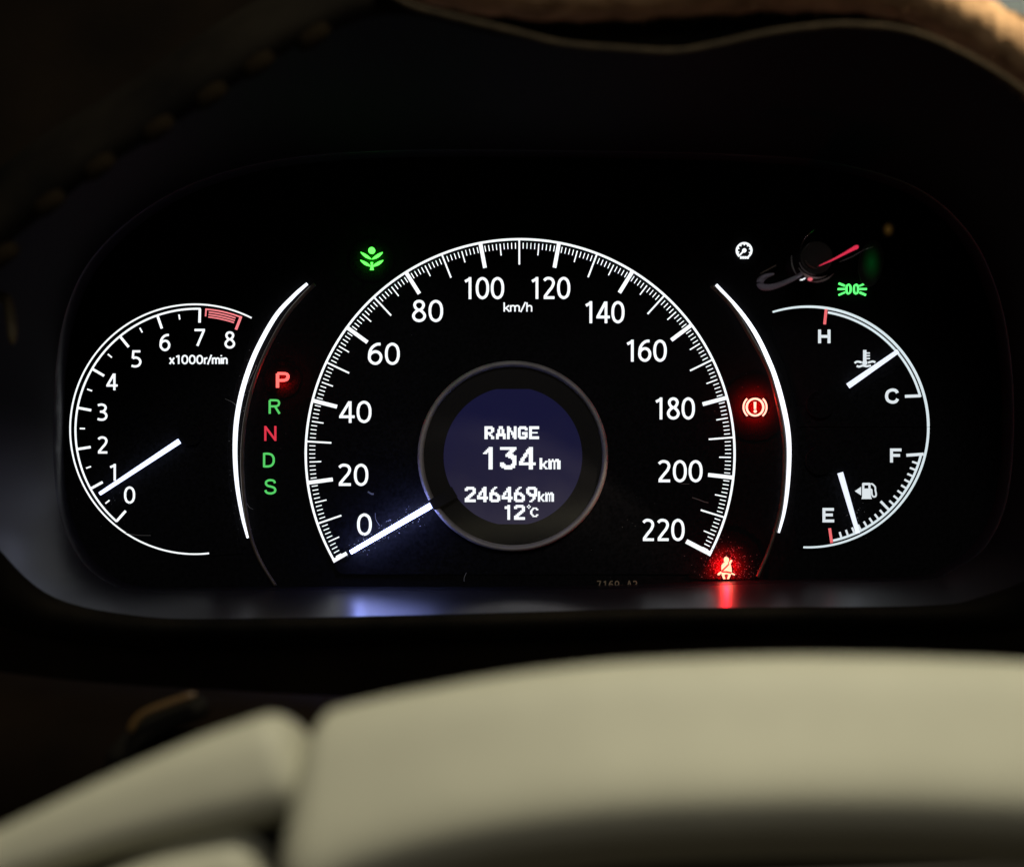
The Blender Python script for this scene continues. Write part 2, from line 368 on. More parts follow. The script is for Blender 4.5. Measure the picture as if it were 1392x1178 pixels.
for x, z in stitches:
    y = depth(z) - 0.006; k = K(y)
    sweep([P(x - 20, z + 14, y + .0008), P(x - 8, z + 6, y - .0002), P(x + 8, z - 6, y - .0002), P(x + 20, z - 14, y + .0008)], 13 * k, 8 * k, M['stitch'], 'stitch', dash, caps=(5 * k, 5 * k))
# left edge of the dash: air vent rim, out of focus
M['vent'] = mat('olive_vent_plastic', (0.085, 0.062, 0.022), 0.6, var=(150, .6, 1.3))
vent = thing('air_vent', 'dull brown rim of an air vent at the left edge of the picture', 'air vent', P(-40, 300, -0.10))
sweep([P(x, z, -0.11) for x, z in cr([(-40, 60), (-8, 110), (14, 150), (34, 195), (50, 250)], 6)], 9 * K(-.11), 9 * K(-.11), M['vent'], 'rim', vent, up=Vector((1, 0, 1)), caps=(.003, .004))
sweep([P(x, z, -0.11) for x, z in cr([(-30, 430), (-10, 412), (6, 404), (14, 425), (18, 470)], 6)], 7 * K(-.11), 7 * K(-.11), M['vent'], 'tab', vent, up=Vector((1, 0, 1)), caps=(.003, .004))

# ---------------------------------------------------------------- plush cover over the hood
cov = thing('dashboard_cover', 'tan plush dashboard cover with a piped edge draped over the gauge hood', 'dashboard cover', P(900, -40, -0.10))
YC = -0.152
pth = cr([(520, -46), (600, -20), (700, -4), (800, 0), (900, -4), (1000, -11), (1100, -14), (1200, -12), (1270, 5), (1335, 39), (1392, 80), (1450, 130), (1530, 210)], 10)
roll = sweep([P(x, z + 1.5 * math.sin(i * 0.9), YC + 0.004) for i, (x, z) in enumerate(pth)], [K(YC) * (25 + 8 * min(1, max(0, (pth[i][0] - 1100) / 200))) * (1 + 0.03 * math.sin(i * .55)) for i in range(len(pth))], 0.011, M['cover'], 'plush_roll', cov, seg=48, wob=0.03)
pile = MB()
vv = [roll.location + cov.location + v.co for v in roll.data.vertices]; nn_ = [v.normal.copy() for v in roll.data.vertices]
for _ in range(14000):
    i = random.randrange(len(vv)); nrm = nn_[i]
    if nrm.y > 0.3: continue
    p = vv[i] + Vector([random.uniform(-1, 1) * .0012 for _ in range(3)]); t = nrm.cross(Vector((random.uniform(-1, 1), random.uniform(-1, 1), random.uniform(-1, 1)))).normalized()
    h = random.uniform(.0005, .0013); lean = Vector((random.uniform(-.5, .5), -.2, random.uniform(-.8, .1))) * h
    pile.add([p - t * .00012, p + t * .00012, p + nrm * h + lean], [(0, 1, 2)])
po = pile.build('plush_pile', M['cover'], cov); po['kind'] = 'stuff'
sweep([P(x, z, YC - 0.004) for x, z in cr([(520, -14), (560, 8), (610, 22), (700, 44), (767, 60), (850, 67), (918, 70), (973, 61), (1020, 50), (1069, 41), (1134, 34), (1180, 35), (1220, 39), (1260, 50), (1295, 65), (1345, 92), (1392, 124), (1440, 165)], 8)], 4.5 * K(YC), 4.5 * K(YC), M['piping'], 'piping', cov)
# pale windscreen beyond the cover, upper right corner
g = MB()
corner = [P(1180, -30, -0.138), P(1620, 260, -0.138), P(1620, -260, -0.10), P(1180, -260, -0.10)]
g.add(corner + [v + Vector((0, 0.004, 0)) for v in corner], [(0, 1, 2, 3), (7, 6, 5, 4), (0, 4, 5, 1), (1, 5, 6, 2), (2, 6, 7, 3), (3, 7, 4, 0)])
tag(g.build('windscreen', M['glass']), 'pale blue grey windscreen showing in the upper right corner above the plush cover', 'windscreen')

# ---------------------------------------------------------------- steering column shroud and stalk, lower left
col = thing('steering_column_shroud', 'dark brown steering column shroud below the gauges at lower left', 'steering column', P(300, 1040, -0.13))
sweep([P(x, z, -0.13) for x, z in cr([(-260, 1000), (-80, 1020), (100, 1040), (300, 1052), (600, 1065), (1000, 1060), (1300, 1050)], 6)], 108 * K(-.13), 0.03, M['shroud'], 'shroud', col, ex=2.6, seg=32)
stalk = thing('indicator_stalk', 'thin amber brown edge of the indicator stalk on the dark column shroud', 'stalk', P(220, 965, -0.165))
sweep([P(x, z, -0.166) for x, z in cr([(176, 996), (184, 980), (198, 968), (228, 956), (268, 942)], 6)], 5 * K(-.165), 5 * K(-.165), M['amber'], 'stalk_edge', stalk, caps=(.002, .002))
sweep([P(x, z, -0.160) for x, z in cr([(150, 1040), (190, 1000), (232, 975), (285, 955)], 6)], 17 * K(-.16), .004, M['leather_dim'], 'stalk_body', stalk, caps=(.004, .004))

# ---------------------------------------------------------------- steering wheel, near the camera
YW = -0.27; kw = K(YW)
wheel = thing('steering_wheel', 'blurred beige leather steering wheel rim across the bottom foreground', 'steering wheel', P(1130, 1100, YW))
core = cr([(-420, 1460), (-250, 1370), (-100, 1300), (100, 1210), (250, 1140), (400, 1080), (520, 1054), (700, 1020), (900, 1000), (1130, 994), (1392, 999), (1700, 1020)], 6)
sweep([P(x, z, YW + 0.012) for x, z in [(x, z + 34) for x, z in core]], 88 * kw, 0.014, M['leather_dim'], 'rim', wheel, ex=2.4, seg=32)
main = cr([(1750, 1040), (1600, 1012), (1392, 990), (1130, 981), (900, 986), (750, 999), (620, 1020), (520, 1044), (455, 1068), (416, 1083)], 12)
sweep([P(x, z, YW) for x, z in [(x, z + 51) for x, z in main]], [(120 + max(0, (620 - x)) * 0.03) * kw for x, z in main], 0.017, M['leather'], 'leather_panel', wheel, tilt=R(30), ex=4.0, seg=64, caps=(0, .008), shear=0.5, shear_len=0.025, label='wide beige leather section of the rim right of the seam')
left = cr([(426, 1028, 70), (398, 1038, 72), (340, 1055, 70), (284, 1071, 66), (162, 1109, 53), (60, 1146, 43), (0, 1168, 38), (-120, 1212, 34), (-300, 1280, 32)], 12)
sweep([P(x, z, YW + 0.001) for x, z, h in left], [h * kw for x, z, h in left], [0.010 * h / 60 for x, z, h in left], M['leather'], 'leather_panel', wheel, tilt=R(16), ex=2.8, seg=48, caps=(.006, 0), label='narrower upper leather section left of the seam')
low = cr([(378, 1176), (354, 1182), (250, 1208), (150, 1250), (0, 1305), (-250, 1400)], 12)
sweep([P(x, z, YW + 0.001) for x, z in [(x, z + 8) for x, z in low]], 68 * kw, 0.012, M['leather'], 'leather_panel', wheel, tilt=R(12), ex=3.0, seg=48, caps=(.006, 0), label='lower leather section left of the seam, mostly below the frame')

# ================================================================ SPEEDOMETER
SC = (707.1, 616.7); SR = 292.1
sang = {0: 210.24, 20: 187.74, 40: 165.58, 60: 143.88, 80: 122.2, 100: 100.72, 110: 90.25, 120: 79.55, 140: 58.35, 160: 36.94, 180: 15.2, 200: -6.35, 220: -28.16}
def interp(tab, v):
    ks = sorted(tab)
    for a, b in zip(ks, ks[1:]):
        if a <= v <= b: return tab[a] + (tab[b] - tab[a]) * (v - a) / (b - a)
def clip_circle(cx, cy, r, ymax, n=160):
    pts = [p for p in circle(cx, cy, r, n) if p[1] <= ymax]
    # rotate so that the cut is between last and first
    i = max(range(len(pts)), key=lambda i: (Vector(pts[i]) - Vector(pts[i - 1])).length)
    return pts[i:] + pts[:i]
speedo = thing('speedometer', 'large round speedometer in the middle numbered 0 to 220, needle at 0', 'speedometer', P(*SC, YF))
MB().prism(clip_circle(SC[0], SC[1], 294.5, 781), YF, 0.0006).build('dial_face', M['face'], speedo)
o_arc = MB().stroke(arc(SC[0], SC[1], SR - 0.6, 210.24, -28.16, 180), 3.1, YM, TM).build('outer_arc', M['white'], speedo)
def ticker(parent, C, m):
    """returns a function placing copies of one tick mesh at an angle round C; mesh data is shared between alike ticks"""
    cache = {}
    ctr = P(*C, YM)
    def put(name, ang, r0, r1, wd, mt=m, dy=0.0):
        key = (name, r0, r1, wd, mt.name)
        if key not in cache:
            k = K(YM); h = wd / 2 * k
            vs = [Vector((r0 * k, 0, -h)), Vector((r1 * k, 0, -h)), Vector((r1 * k, 0, h)), Vector((r0 * k, 0, h))]
            vs += [v + Vector((0, TM, 0)) for v in vs]
            me = bpy.data.meshes.new(name); me.from_pydata(vs, [], [(0, 1, 2, 3), (0, 4, 5, 1), (1, 5, 6, 2), (2, 6, 7, 3), (3, 7, 4, 0)])
            me.materials.append(mt); cache[key] = me
        o = bpy.data.objects.new(name, cache[key]); link(o, parent)
        o.location = ctr - parent.location + Vector((0, dy, 0)); o.rotation_euler = (0, -R(ang), 0)
        return o
    return put
put = ticker(speedo, SC, M['white'])
for v in range(0, 221):
    a = interp(sang, v)
    if v in (0, 220): put('major_tick', a + (.45 if v == 220 else -.45) * 1.0, SR - (20.5 if v == 0 else 37), SR + 1.2, 5.2 if v == 0 else 6.2, dy=-6e-6)
    elif v % 20 == 0: put('major_tick', a, SR - 35, SR - 1, 5.2, dy=-6e-6)
    elif v % 10 == 0: put('ten_tick', a, SR - 35, SR - 1, 2.3, dy=-6e-6)
    elif v % 5 == 0: put('five_tick', a, SR - 21.5, SR - 5.6, 1.7)
    else: put('fine_tick', a, SR - 13.5, SR - 5.4, 1.3)
for s, cx, cy, wd in [('0', 496.8, 712.6, 20), ('20', 481.2, 645.2, 41.5), ('40', 484.5, 559.7, 44), ('60', 523.2, 480.8, 43.5), ('80', 582.5, 422.6, 42.5), ('100', 657.8, 391.6, 57), ('120', 748.3, 391.4, 55.5),
                      ('140', 821.8, 424.3, 56), ('160', 878.6, 476.6, 57.5), ('180', 917.3, 555, 56.5), ('200', 925.7, 640.2, 61), ('220', 902.8, 720, 57.5)]:
    mb = MB(); text(mb, s, cx, cy, 29.8, 3.75, YM, TM, wd + 3); mb.build('numeral', M['numeral'], speedo)
mb = MB(); text(mb, 'km/h', 704.2, 417.3, 12.5, 2.0, YM, TM, 40.5); mb.build('unit_text', M['numeral'], speedo)
# needle: lit bar hovering over the face, black root towards the centre ring
def needle(parent, hub, tip, w0, w1, y, m, thick=0.0008, name='needle'):
    return MB().stroke([hub, tip], [w0, w1], y, thick).build(name, m, parent)
nd = needle(speedo, (585.3, 687.2), (476.4, 750.6), 7.6, 5.6, -0.0042, M['needle'], 0.0022)
MB().stroke([(618, 668.2), (586.5, 686.5)], [16, 15], -0.0062, 0.0028).build('needle_root', M['gloss'], speedo)

# ================================================================ INFORMATION DISPLAY
DC = (697.2, 619.8)
disp = thing('information_display', 'round dark blue display in a grey ring reading RANGE 134 km', 'display', P(*DC, -0.002))
def torus(name, C, r0, r1, y0, y1, m, parent, n=96, a0=0, a1=360):
    """ring with a rounded profile between radii r0, r1 px, front at y1"""
    rings = []
    for i in range(n):
        a = R(a0 + (a1 - a0) * i / (n if a1 - a0 == 360 else n - 1)); r = []
        for k in range(12):
            th = math.pi * k / 11
            rr = (r0 + r1) / 2 + (r1 - r0) / 2 * math.cos(th)
            yy = y0 + (y1 - y0) * math.sin(th) ** 0.6
            q = P(C[0] + rr * math.cos(a), C[1] - rr * math.sin(a), y1); r.append(Vector((q.x, yy, q.z)))
        rings.append(r)
    mb = MB(); vs = [v for r in rings for v in r]; fs = []
    full = a1 - a0 == 360
    for i in range(n if full else n - 1):
        j = (i + 1) % n
        for k in range(11): fs.append((i * 12 + k, j * 12 + k, j * 12 + k + 1, i * 12 + k + 1))
    return mb.add(vs, fs).build(name, m, parent, smooth=True)
torus('ring', DC, 121.9, 130.3, YF, -0.0052, M['ring'], disp)
MB().prism(circle(DC[0], DC[1], 121.9, 96), -0.0016, 0.0006).build('surround', M['gloss'], disp)
scr = [p for p in circle(DC[0], DC[1] + .3, 94.2, 160)]
scr = [(x, min(max(y, 528.7), 712.2)) for x, y in scr]
MB().prism(scr, -0.0020, 0.0003).build('screen', M['lcd'], disp)
BIG = {
'1': ["....###.","...####.","..#####.",".######.","###.###.","....###.","....###.","....###.","....###.","....###.","....###.","....###.","....###.","....###.","....###.","....###."],
'3': ["############","############",".......####.","......####..",".....####...","....######..","....########","......######","........####",".........###",".........###","###......###","####....####","###########.",".##########.","...######..."],
'4': [".......###..","......####..",".....#####..",".....#####..","....######..","...###.###..","...###.###..","..###..###..",".###...###..",".###...###..","###....###..","############","############",".......###..",".......###..",".......###.."]}
MED = {
'R': ["#####.","######","##..##","##..##","#####.","####..","##.##.","##..##","##..##"],
'A': ["..###..","..###..",".##.##.",".##.##.",".##.##.","#######","#######","##...##","##...##"],
'N': ["##...##","###..##","###..##","####.##","##.####","##.####","##..###","##..###","##...##"],
'G': [".#####.","#######","##...##","##.....","##.####","##.####","##...##","#######",".#####."],
'E': ["#######","#######","##.....","##.....","######.","##.....","##.....","#######","#######"],
'2': [".#####.","#######","##...##",".....##","....###","...###.","..###..",".###...","###....","#######","#######"],
'4': ["....##.","...###.","...###.","..####.",".##.##.",".##.##.","##..##.","#######","#######","....##.","....##."],
'6': ["...##..","..##...",".##....",".##....","#####..","######.","##..###","##...##","##...##","#######",".#####."],
'9': [".#####.","#######","##...##","##...##","###..##",".######","..#####","....##.","....##.","...##..","..##..."],
'1': ["..##","####","####","..##","..##","..##","..##","..##","..##","..##","..##"],
'k': ["##....","##....","##..##","##.##.","####..","####..","##.##.","##..##"],
'm': [".......","#.#.##.","#######","##.#.##","##.#.##","##.#.##","##.#.##","##.#.##"],
'c': ["..####.",".##..##","##.....","##.....","##.....",".##..##","..####."],
'o': [".#.","#.#",".#."]}
def bitmap(rows, x0, y0, x1, y1, name='character'):
    mb = MB(); h = len(rows); wd = len(rows[0]); px = (x1 - x0) / wd; py = (y1 - y0) / h
    for j, row in enumerate(rows):
        i = 0
        while i < wd:
            if row[i] == '#':
                k = i
                while k < wd and row[k] == '#': k += 1
                mb.prism([(x0 + i * px, y0 + j * py), (x0 + k * px, y0 + j * py), (x0 + k * px, y0 + (j + 1) * py), (x0 + i * px, y0 + (j + 1) * py)], -0.00206, 0.00004)
                i = k
            else: i += 1
    mb.build(name, M['numeral'], disp)
for ch, a, b in [('R', 658.6, 671.8), ('A', 674.3, 687.4), ('N', 689.2, 702.2), ('G', 704, 717.2), ('E', 719.2, 732.8)]: bitmap(MED[ch], a, 579.2, b, 596.7)
for ch, a, b in [('1', 656.6, 671.6), ('3', 679.8, 702), ('4', 705.6, 728.2)]: bitmap(BIG[ch], a, 607.4, b, 637.8)
bitmap(MED['k'], 733.4, 622.2, 744.6, 637.6); bitmap(MED['m'], 745.4, 621.6, 762, 637.6)
x = 631.8
for ch in '246469': bitmap(MED[ch], x, 661.4, x + 14.9, 682.2); x += 16.7
bitmap(MED['k'], 731.2, 667.6, 740.4, 681.6); bitmap(MED['m'], 741.2, 667, 753, 681.6)
bitmap(MED['1'], 686, 686, 693.4, 706.2); bitmap(MED['2'], 698.8, 686, 713.6, 706.2)
bitmap(MED['o'], 716.2, 685.6, 721.6, 691.2); bitmap(MED['c'], 720.6, 689.6, 731.8, 702.4)

# ================================================================ LIGHT STRIPS
strip_group = 'curved light strips flanking the speedometer'
lpts = cr([(417.4, 385.2), (398.8, 402), (373.6, 430.5), (347.5, 478), (330.9, 523.5), (321.6, 568), (319, 612), (321.6, 657), (328.6, 700), (336.4, 731.2)], 10)
ltrim = cr([(428, 386), (410, 404), (386, 434), (361, 480), (344, 524), (333.6, 569), (329.6, 612), (330.4, 657), (335, 700), (342, 733), (355.6, 765.5), (374.5, 796)], 8)
rpts = cr([(973.8, 386.6), (1005, 420.8), (1026.6, 451.6), (1043.2, 484.6), (1056, 518), (1066.4, 557), (1072, 590), (1073.2, 622), (1071, 662), (1066.3, 696), (1059, 724)], 10)
rtrim = cr([(967, 388), (995, 417), (1019, 456), (1043, 500), (1054.8, 539), (1063.5, 582), (1066.4, 620), (1063.6, 672), (1056.6, 710), (1045, 748), (1029.6, 784)], 8)
for pts, trim, lab in ((lpts, ltrim, 'bright white curved light strip left of the speedometer, beside the gear letters'), (rpts, rtrim, 'bright white curved light strip right of the speedometer, beside the brake warning light')):
    st = thing('light_strip', lab, 'light strip', P(*pts[len(pts) // 2], YF), strip_group)
    n = len(pts); ws = [1.4 + 4.5 * math.sin(math.pi * min(1, (i / (n - 1)) * .9 + .08)) ** 0.7 for i in range(n)]
    MB().stroke(pts, ws, YF - 0.0014, 0.0014).build('light_guide', M['strip'], st)
    tr = [P(x, z, YF - 0.0012) for x, z in trim]
    sweep(tr, 2.6 * S, 0.0006, M['trim'], 'trim', st, up=Vector((1, 0, 0)), seg=10)

# ================================================================ TACHOMETER
TC = (266.4, 583.8)
tach = thing('tachometer', 'left half round rev counter numbered 0 to 8 with its needle just below 1', 'rev counter', P(*TC, YF))
face = [p for p in arc(TC[0], TC[1], 172, 66, 275, 90)]
face += [(330, 752), (322, 715), (312, 665), (309, 612), (312, 568), (321, 522), (336, 476), (345, 440)]
MB().prism(face, YF, 0.0006).build('dial_face', M['face'], tach)
MB().stroke(arc(264.9, 583.2, 169.6, 63, 276.5, 120), [2.2] * 121, YM, TM).build('outer_arc', M['white'], tach)
tang = {0: 228.99 - .43, 1: 208.99 - .18, 2: 188.99, 3: 168.99 + .31, 4: 148.98 + .62, 5: 128.98 + .35, 6: 108.98, 7: 88.98 - .43, 8: 68.98 - .25}
TT = (267.5, 584.6); TR = 165.6
MB().stroke(arc(TT[0], TT[1], TR - .6, 88.2, 228.8, 90), 2.6, YM, TM).build('inner_arc', M['white'], tach)
put = ticker(tach, TT, M['white'])
for v in range(8): put('major_tick', tang[v], TR - 19.5, TR - .8, 3.4, dy=-6e-6)
for v in range(7): put('minor_tick', interp(tang, v + .5), TR - 13.5, TR - 6.5, 2.0)
put('minor_tick', interp(tang, .5), TR - 13.5, TR - 6.5, 2.0).name = 'minor_tick' if False else 'minor_tick'
# red zone
put('red_line_tick', tang[8], TR - 19, TR + .6, 3.6, M['pinkprint'], dy=-6e-6)
put('red_line_tick', 85.6, TR - 10.5, TR + .2, 2.0, M['pinkprint'], dy=-6e-6)
for k, (a0, dr) in enumerate(((86, 0), (84.2, 3.6), (84.2, 7), (84.2, 10.2))):
    MB().stroke(arc(TT[0], TT[1], TR - .8 - dr, a0, 69.3 + (1.6 if k else 0), 20), 2.1 if k == 0 else 1.9, YM, TM).build('red_zone_line', M['pinkprint'], tach)
for s, cx, cy in [('0', 177.2, 672.6), ('1', 154.5, 641.8), ('2', 140.5, 604.6), ('3', 139.6, 560), ('4', 153.2, 518.8), ('5', 185.8, 487.6), ('6', 225.3, 465.4), ('7', 271.6, 458.6), ('8', 313.4, 462)]:
    mb = MB(); text(mb, s, cx, cy, 23, 3.1, YM, TM, 17.0); mb.build('numeral', M['numeral'], tach)
mb = MB(); text(mb, 'x1000r/min', 270, 488.6, 12, 2.2, YM, TM, 79.5); mb.build('unit_text', M['numeral'], tach)
needle(tach, (243.4, 599.4), (135, 671), 7.0, 4.6, -0.0042, mat('lit_rev_needle', (.3, .3, .3), .4, (0.62, 0.70, 1.0), 1.9), 0.0012)
MB().prism(circle(258, 590, 15, 32), -0.0034, 0.0024).build('needle_hub', M['face'], tach)

# ================================================================ TEMPERATURE and FUEL gauges, sharing one circle
GC = (1098.6, 580.2); GR = 163.4
def half_face(a0, a1, extra): return arc(GC[0], GC[1], 167, a0, a1, 60) + extra
temp = thing('temperature_gauge', 'coolant temperature gauge with red tick at H above the fuel gauge on the right', 'temperature gauge', P(1110, 500, YF))
fuel = thing('fuel_gauge', 'fuel gauge at lower right with its needle near the red E tick', 'fuel gauge', P(1110, 660, YF))
MB().prism(half_face(108, 0.0, [(1084, 580), (1080, 540), (1068, 498), (1052, 462)]), YF, 0.0006).build('dial_face', M['face'], temp)
MB().prism(half_face(-0.3, -93, [(1084, 742), (1078, 700), (1085, 640), (1084, 581)]), YF, 0.0006).build('dial_face', M['face'], fuel)
MB().stroke(arc(GC[0], GC[1], GR, 107.2, 0.05, 80), [2.6 + 1.0 * min(1, i / 20) for i in range(81)], YM, TM).build('outer_arc', M['cool'], temp)
MB().stroke(arc(GC[0], GC[1], GR, -0.05, -92.3, 70), [3.4 - .8 * i / 70 for i in range(71)], YM, TM).build('outer_arc', M['cool'], fuel)
MB().stroke(arc(GC[0], GC[1], GR - 5.4, 80.2, 15.0, 60), 3.2, YM, TM).build('inner_arc', M['cool'], temp)
MB().stroke(arc(GC[0], GC[1], GR - 5.4, -13.2, -77.6, 60), 3.2, YM, TM).build('inner_arc', M['cool'], fuel)
mb = MB(); mb.stroke([(1123.2, 419.6), (1121, 440.8)], 3.8, YM, TM).build('hot_tick', M['redprint'], temp)
mb = MB(); mb.stroke([(1230.2, 538.6), (1251.5, 537.8)], 4.0, YM - 6e-6, TM).build('cold_tick', M['coolnum'], temp)
mb = MB(); glyph(mb, 'H', 1112.6, 466.4, 18.5, 4.0, YM, TM, 1.08); mb.build('letter', M['coolnum'], temp)
mb = MB(); glyph(mb, 'C', 1203.6, 547.6, 18.8, 4.1, YM, TM, 1.08); mb.build('letter', M['coolnum'], temp)
needle(temp, (1153.4, 524.4), (1221.2, 477.2), 7.4, 5.4, -0.0040, M['needle_dim'], 0.0012)
# thermometer in waves
mb = MB(); mb.stroke([(1175.6, 475.6), (1175.6, 494)], 4.6, YM, TM); mb.prism(circle(1175.6, 493, 3.6, 20), YM - 8e-6, TM)
for z in (479.8, 483.4, 487.2): mb.stroke([(1177.6, z), (1182.6, z)], 1.8, YM - 4e-6, TM)
mb.stroke(cr([(1161.8, 493.4), (1164.6, 491.6), (1168, 491.6), (1171.4, 492.8)], 4), 2.8, YM - 12e-6, TM); mb.stroke(cr([(1180, 493), (1183, 492), (1187, 491.2), (1190, 492.6)], 4), 2.8, YM - 12e-6, TM)
mb.stroke(cr([(1164.6, 497.2), (1168, 498.2), (1173, 496.8), (1178, 497.8), (1184, 496.6)], 4), 2.8, YM - 16e-6, TM)
mb.build('thermometer_symbol', M['coolnum'], temp)
# fuel
mb = MB(); mb.stroke([(1232.2, 618.6), (1255.6, 617.0)], 4.0, YM - 6e-6, TM).build('full_tick', M['coolnum'], fuel)
mb = MB(); mb.stroke([(1127.8, 717.6), (1130.6, 737.6)], 3.8, YM, TM).build('empty_tick', M['redprint'], fuel)
mb = MB(); glyph(mb, 'F', 1210.2, 628.4, 18.6, 3.9, YM, TM, 1.05); mb.build('letter', M['coolnum'], fuel)
mb = MB(); glyph(mb, 'E', 1118.4, 709.2, 18.6, 3.9, YM, TM, 1.02); mb.build('letter', M['coolnum'], fuel)
put = ticker(fuel, (1099.2, 580.4), M['coolnum'])
for n in range(1, 18):
    a = -15.0 - 3.46 * n + (0.05 * n if n < 9 else .35)
    if n == 9: put('half_tick', a, 140.5, 156.5, 3.4, dy=-6e-6)
    else: put('minor_tick', a, 148.5, 156.2, 2.7)
needle(fuel, (1142.7, 642.4), (1166.8, 724.6), 7.2, 5.0, -0.0040, M['needle_dim'], 0.0012)
# pump symbol: triangle, body round a window, hose
mb = MB(); mb.prism([(1162, 667.3), (1170.6, 661.4), (1170.6, 673)], YM, TM)
mb.prism([(1172, 657), (1173.2, 656), (1182.4, 656), (1183.4, 657), (1183.4, 659.3), (1172, 659.3)], YM, TM)
mb.prism([(1172, 659.3), (1175, 659.3), (1175, 663.7), (1172, 663.7)], YM, TM); mb.prism([(1180.6, 659.3), (1183.4, 659.3), (1183.4, 663.7), (1180.6, 663.7)], YM, TM)
mb.prism([(1172, 663.7), (1183.4, 663.7), (1184, 674.4), (1185.2, 678), (1171.2, 678), (1172, 674.4)], YM, TM)
mb.stroke(cr([(1183.6, 657.4), (1186, 657.8), (1189.6, 661.6), (1190, 666), (1191, 671.6), (1190, 674.4), (1187.4, 674.8), (1185.4, 672), (1184.8, 665.6), (1183.2, 664.8)], 5), 2.1, YM - 5e-6, TM)
mb.build('pump_symbol', M['coolnum'], fuel)
for (cx, cy, par) in ((1116, 549, temp), (1115, 626, fuel)):
    MB().prism(circle(cx, cy, 19, 36), -0.0034, 0.0024).build('needle_hub', M['face'], par)

# ================================================================ GEAR LETTERS
gear = thing('gear_indicator', 'column of gear letters P R N D S, with the P glowing red', 'gear indicator', P(371, 590, YF))
for ch, x0, y0, h, wd, m, lab in [('P', 374.6, 526.8, 20.9, 3.8, 'lamp_p', 'brightly glowing red letter P'), ('R', 364.6, 562.2, 19.4, 2.9, 'lamp_g', 'dim green letter R'), ('N', 358.6, 599, 20.2, 2.9, 'lamp_n', 'dim red letter N'),
                                   ('D', 357.0, 634.8, 19.4, 2.9, 'lamp_g', 'dim green letter D'), ('S', 359.0, 671.3, 20, 2.9, 'lamp_g', 'dim green letter S')]:
    mb = MB(); th = 0.0012 if ch == 'P' else TM
    glyph(mb, ch, x0, y0, h, wd, YF - th - 2e-5, th, 1.02); mb.build('letter', M[m], gear, label=lab)

MB().prism(circle(384, 516, 25, 48), -0.0004, 0.0003).build('window', M['window_p'], gear, origin=P(384, 516, -0.0004))  # added discs like this carry the painted glow round lit symbols
# ================================================================ TELL-TALES
YI = -0.0012; TI = 0.0010
YP = -0.0012; TP = 0.0011
def halo_light(name, px, py, energy, colr, y=-0.006, size=0.0006):  # unseen point light added in front of a lit mark for its halo
    l = bpy.data.lights.new(name, 'POINT'); l.energy = energy; l.color = colr; l.shadow_soft_size = size
    o = bpy.data.objects.new(name, l); sc.collection.objects.link(o); o.location = P(px, py, y)
def leaf(x0, y0, x1, y1, b0, b1):
    """leaf outline between its ends bulging b0 above and b1 below the axis"""
    a, b = Vector((x0, y0)), Vector((x1, y1)); d = b - a; n = Vector((d.y, -d.x)).normalized()
    if n.y > 0: n = -n
    up = [a + d * t + n * (b0 * math.sin(math.pi * t) ** .8) for t in [i / 10 for i in range(11)]]
    dn = [a + d * t - n * (b1 * math.sin(math.pi * t) ** .8) for t in [i / 10 for i in range(9, 0, -1)]]
    return [tuple(v) for v in up + dn]
eco = MB()
halo_light('green_lamp', 505, 353, 0.0010, (0.03, 1, 0.03), -0.004)
halo_light('red_lamp', 384, 516, 0.003, (1, 0.0, 0.0), -0.0035)
halo_light('brake_lamp', 1026.6, 553, 0.007, (1, 0, 0.0), -0.005)
halo_light('belt_lamp', 987, 772, 0.010, (1, 0, 0.010), -0.0034)
for t in (.1, .3, .5, .7, .9): halo_light('needle_lamp', 585.3 - 109 * t, 687.2 + 63.4 * t, 0.0024, (0.26, 0.32, 1), -0.0066)  # unseen row added so the face glows round the needle
eco.prism(circle(505.2, 340.4, 4.6, 24), YP, TP)
eco.prism(leaf(489.9, 342.4, 505.0, 352.2, 1.5, 2.5), YP, TP); eco.prism(leaf(520.2, 342.6, 505.4, 352.2, 1.5, 2.5), YP - 1e-5, TP)
eco.prism(leaf(489.4, 353.2, 504.6, 362.0, 1.5, 2.5), YP, TP); eco.prism(leaf(521.0, 353.4, 505.8, 362.2, 1.5, 2.5), YP - 1e-5, TP)
eco.prism([(503.6, 356.4), (507.0, 356.4), (506.4, 360.5), (508, 366.8), (502.8, 366.8), (504.4, 360.5)], YP - 2e-5, TP)
t_ = thing('economy_light', 'bright green plant shaped light with four leaves above left of the speedometer', 'indicator light', P(505, 353, YI))
eco.build('symbol', M['lamp_eco'], t_)
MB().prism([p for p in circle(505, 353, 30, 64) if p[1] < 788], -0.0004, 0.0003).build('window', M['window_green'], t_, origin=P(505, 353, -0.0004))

cg = MB(); cx, cy = 1011.8, 340.3
cg.stroke(arc(cx, cy, 10.0, -52, 232, 40), 2.6, YP, TP - 2e-4)
for a in range(-20, 201, 36): cg.prism([(cx + 9 * math.cos(R(a - 8)), cy - 9 * math.sin(R(a - 8))), (cx + 6.6 * math.cos(R(a)), cy - 6.6 * math.sin(R(a))), (cx + 9 * math.cos(R(a + 8)), cy - 9 * math.sin(R(a + 8)))], YP - 1e-5, TP - 2e-4)
cg.prism(circle(cx + .2, cy, 2.9, 20), YP, TP - 2e-4); cg.stroke([(cx, cy), (cx - 6.6, cy + 7)], 2.2, YP - 1e-5, TP - 2e-4)
for i in range(4): cg.stroke([(1006.4 + i * 3.1, 349.9), (1008.8 + i * 3.1, 349.9)], 3.2, YP - 1.5e-5, TP - 2e-4)
tag(cg.build('cruise_control_light', M['numeral']), 'small white dial shaped symbol right of the speedometer top', 'indicator light')

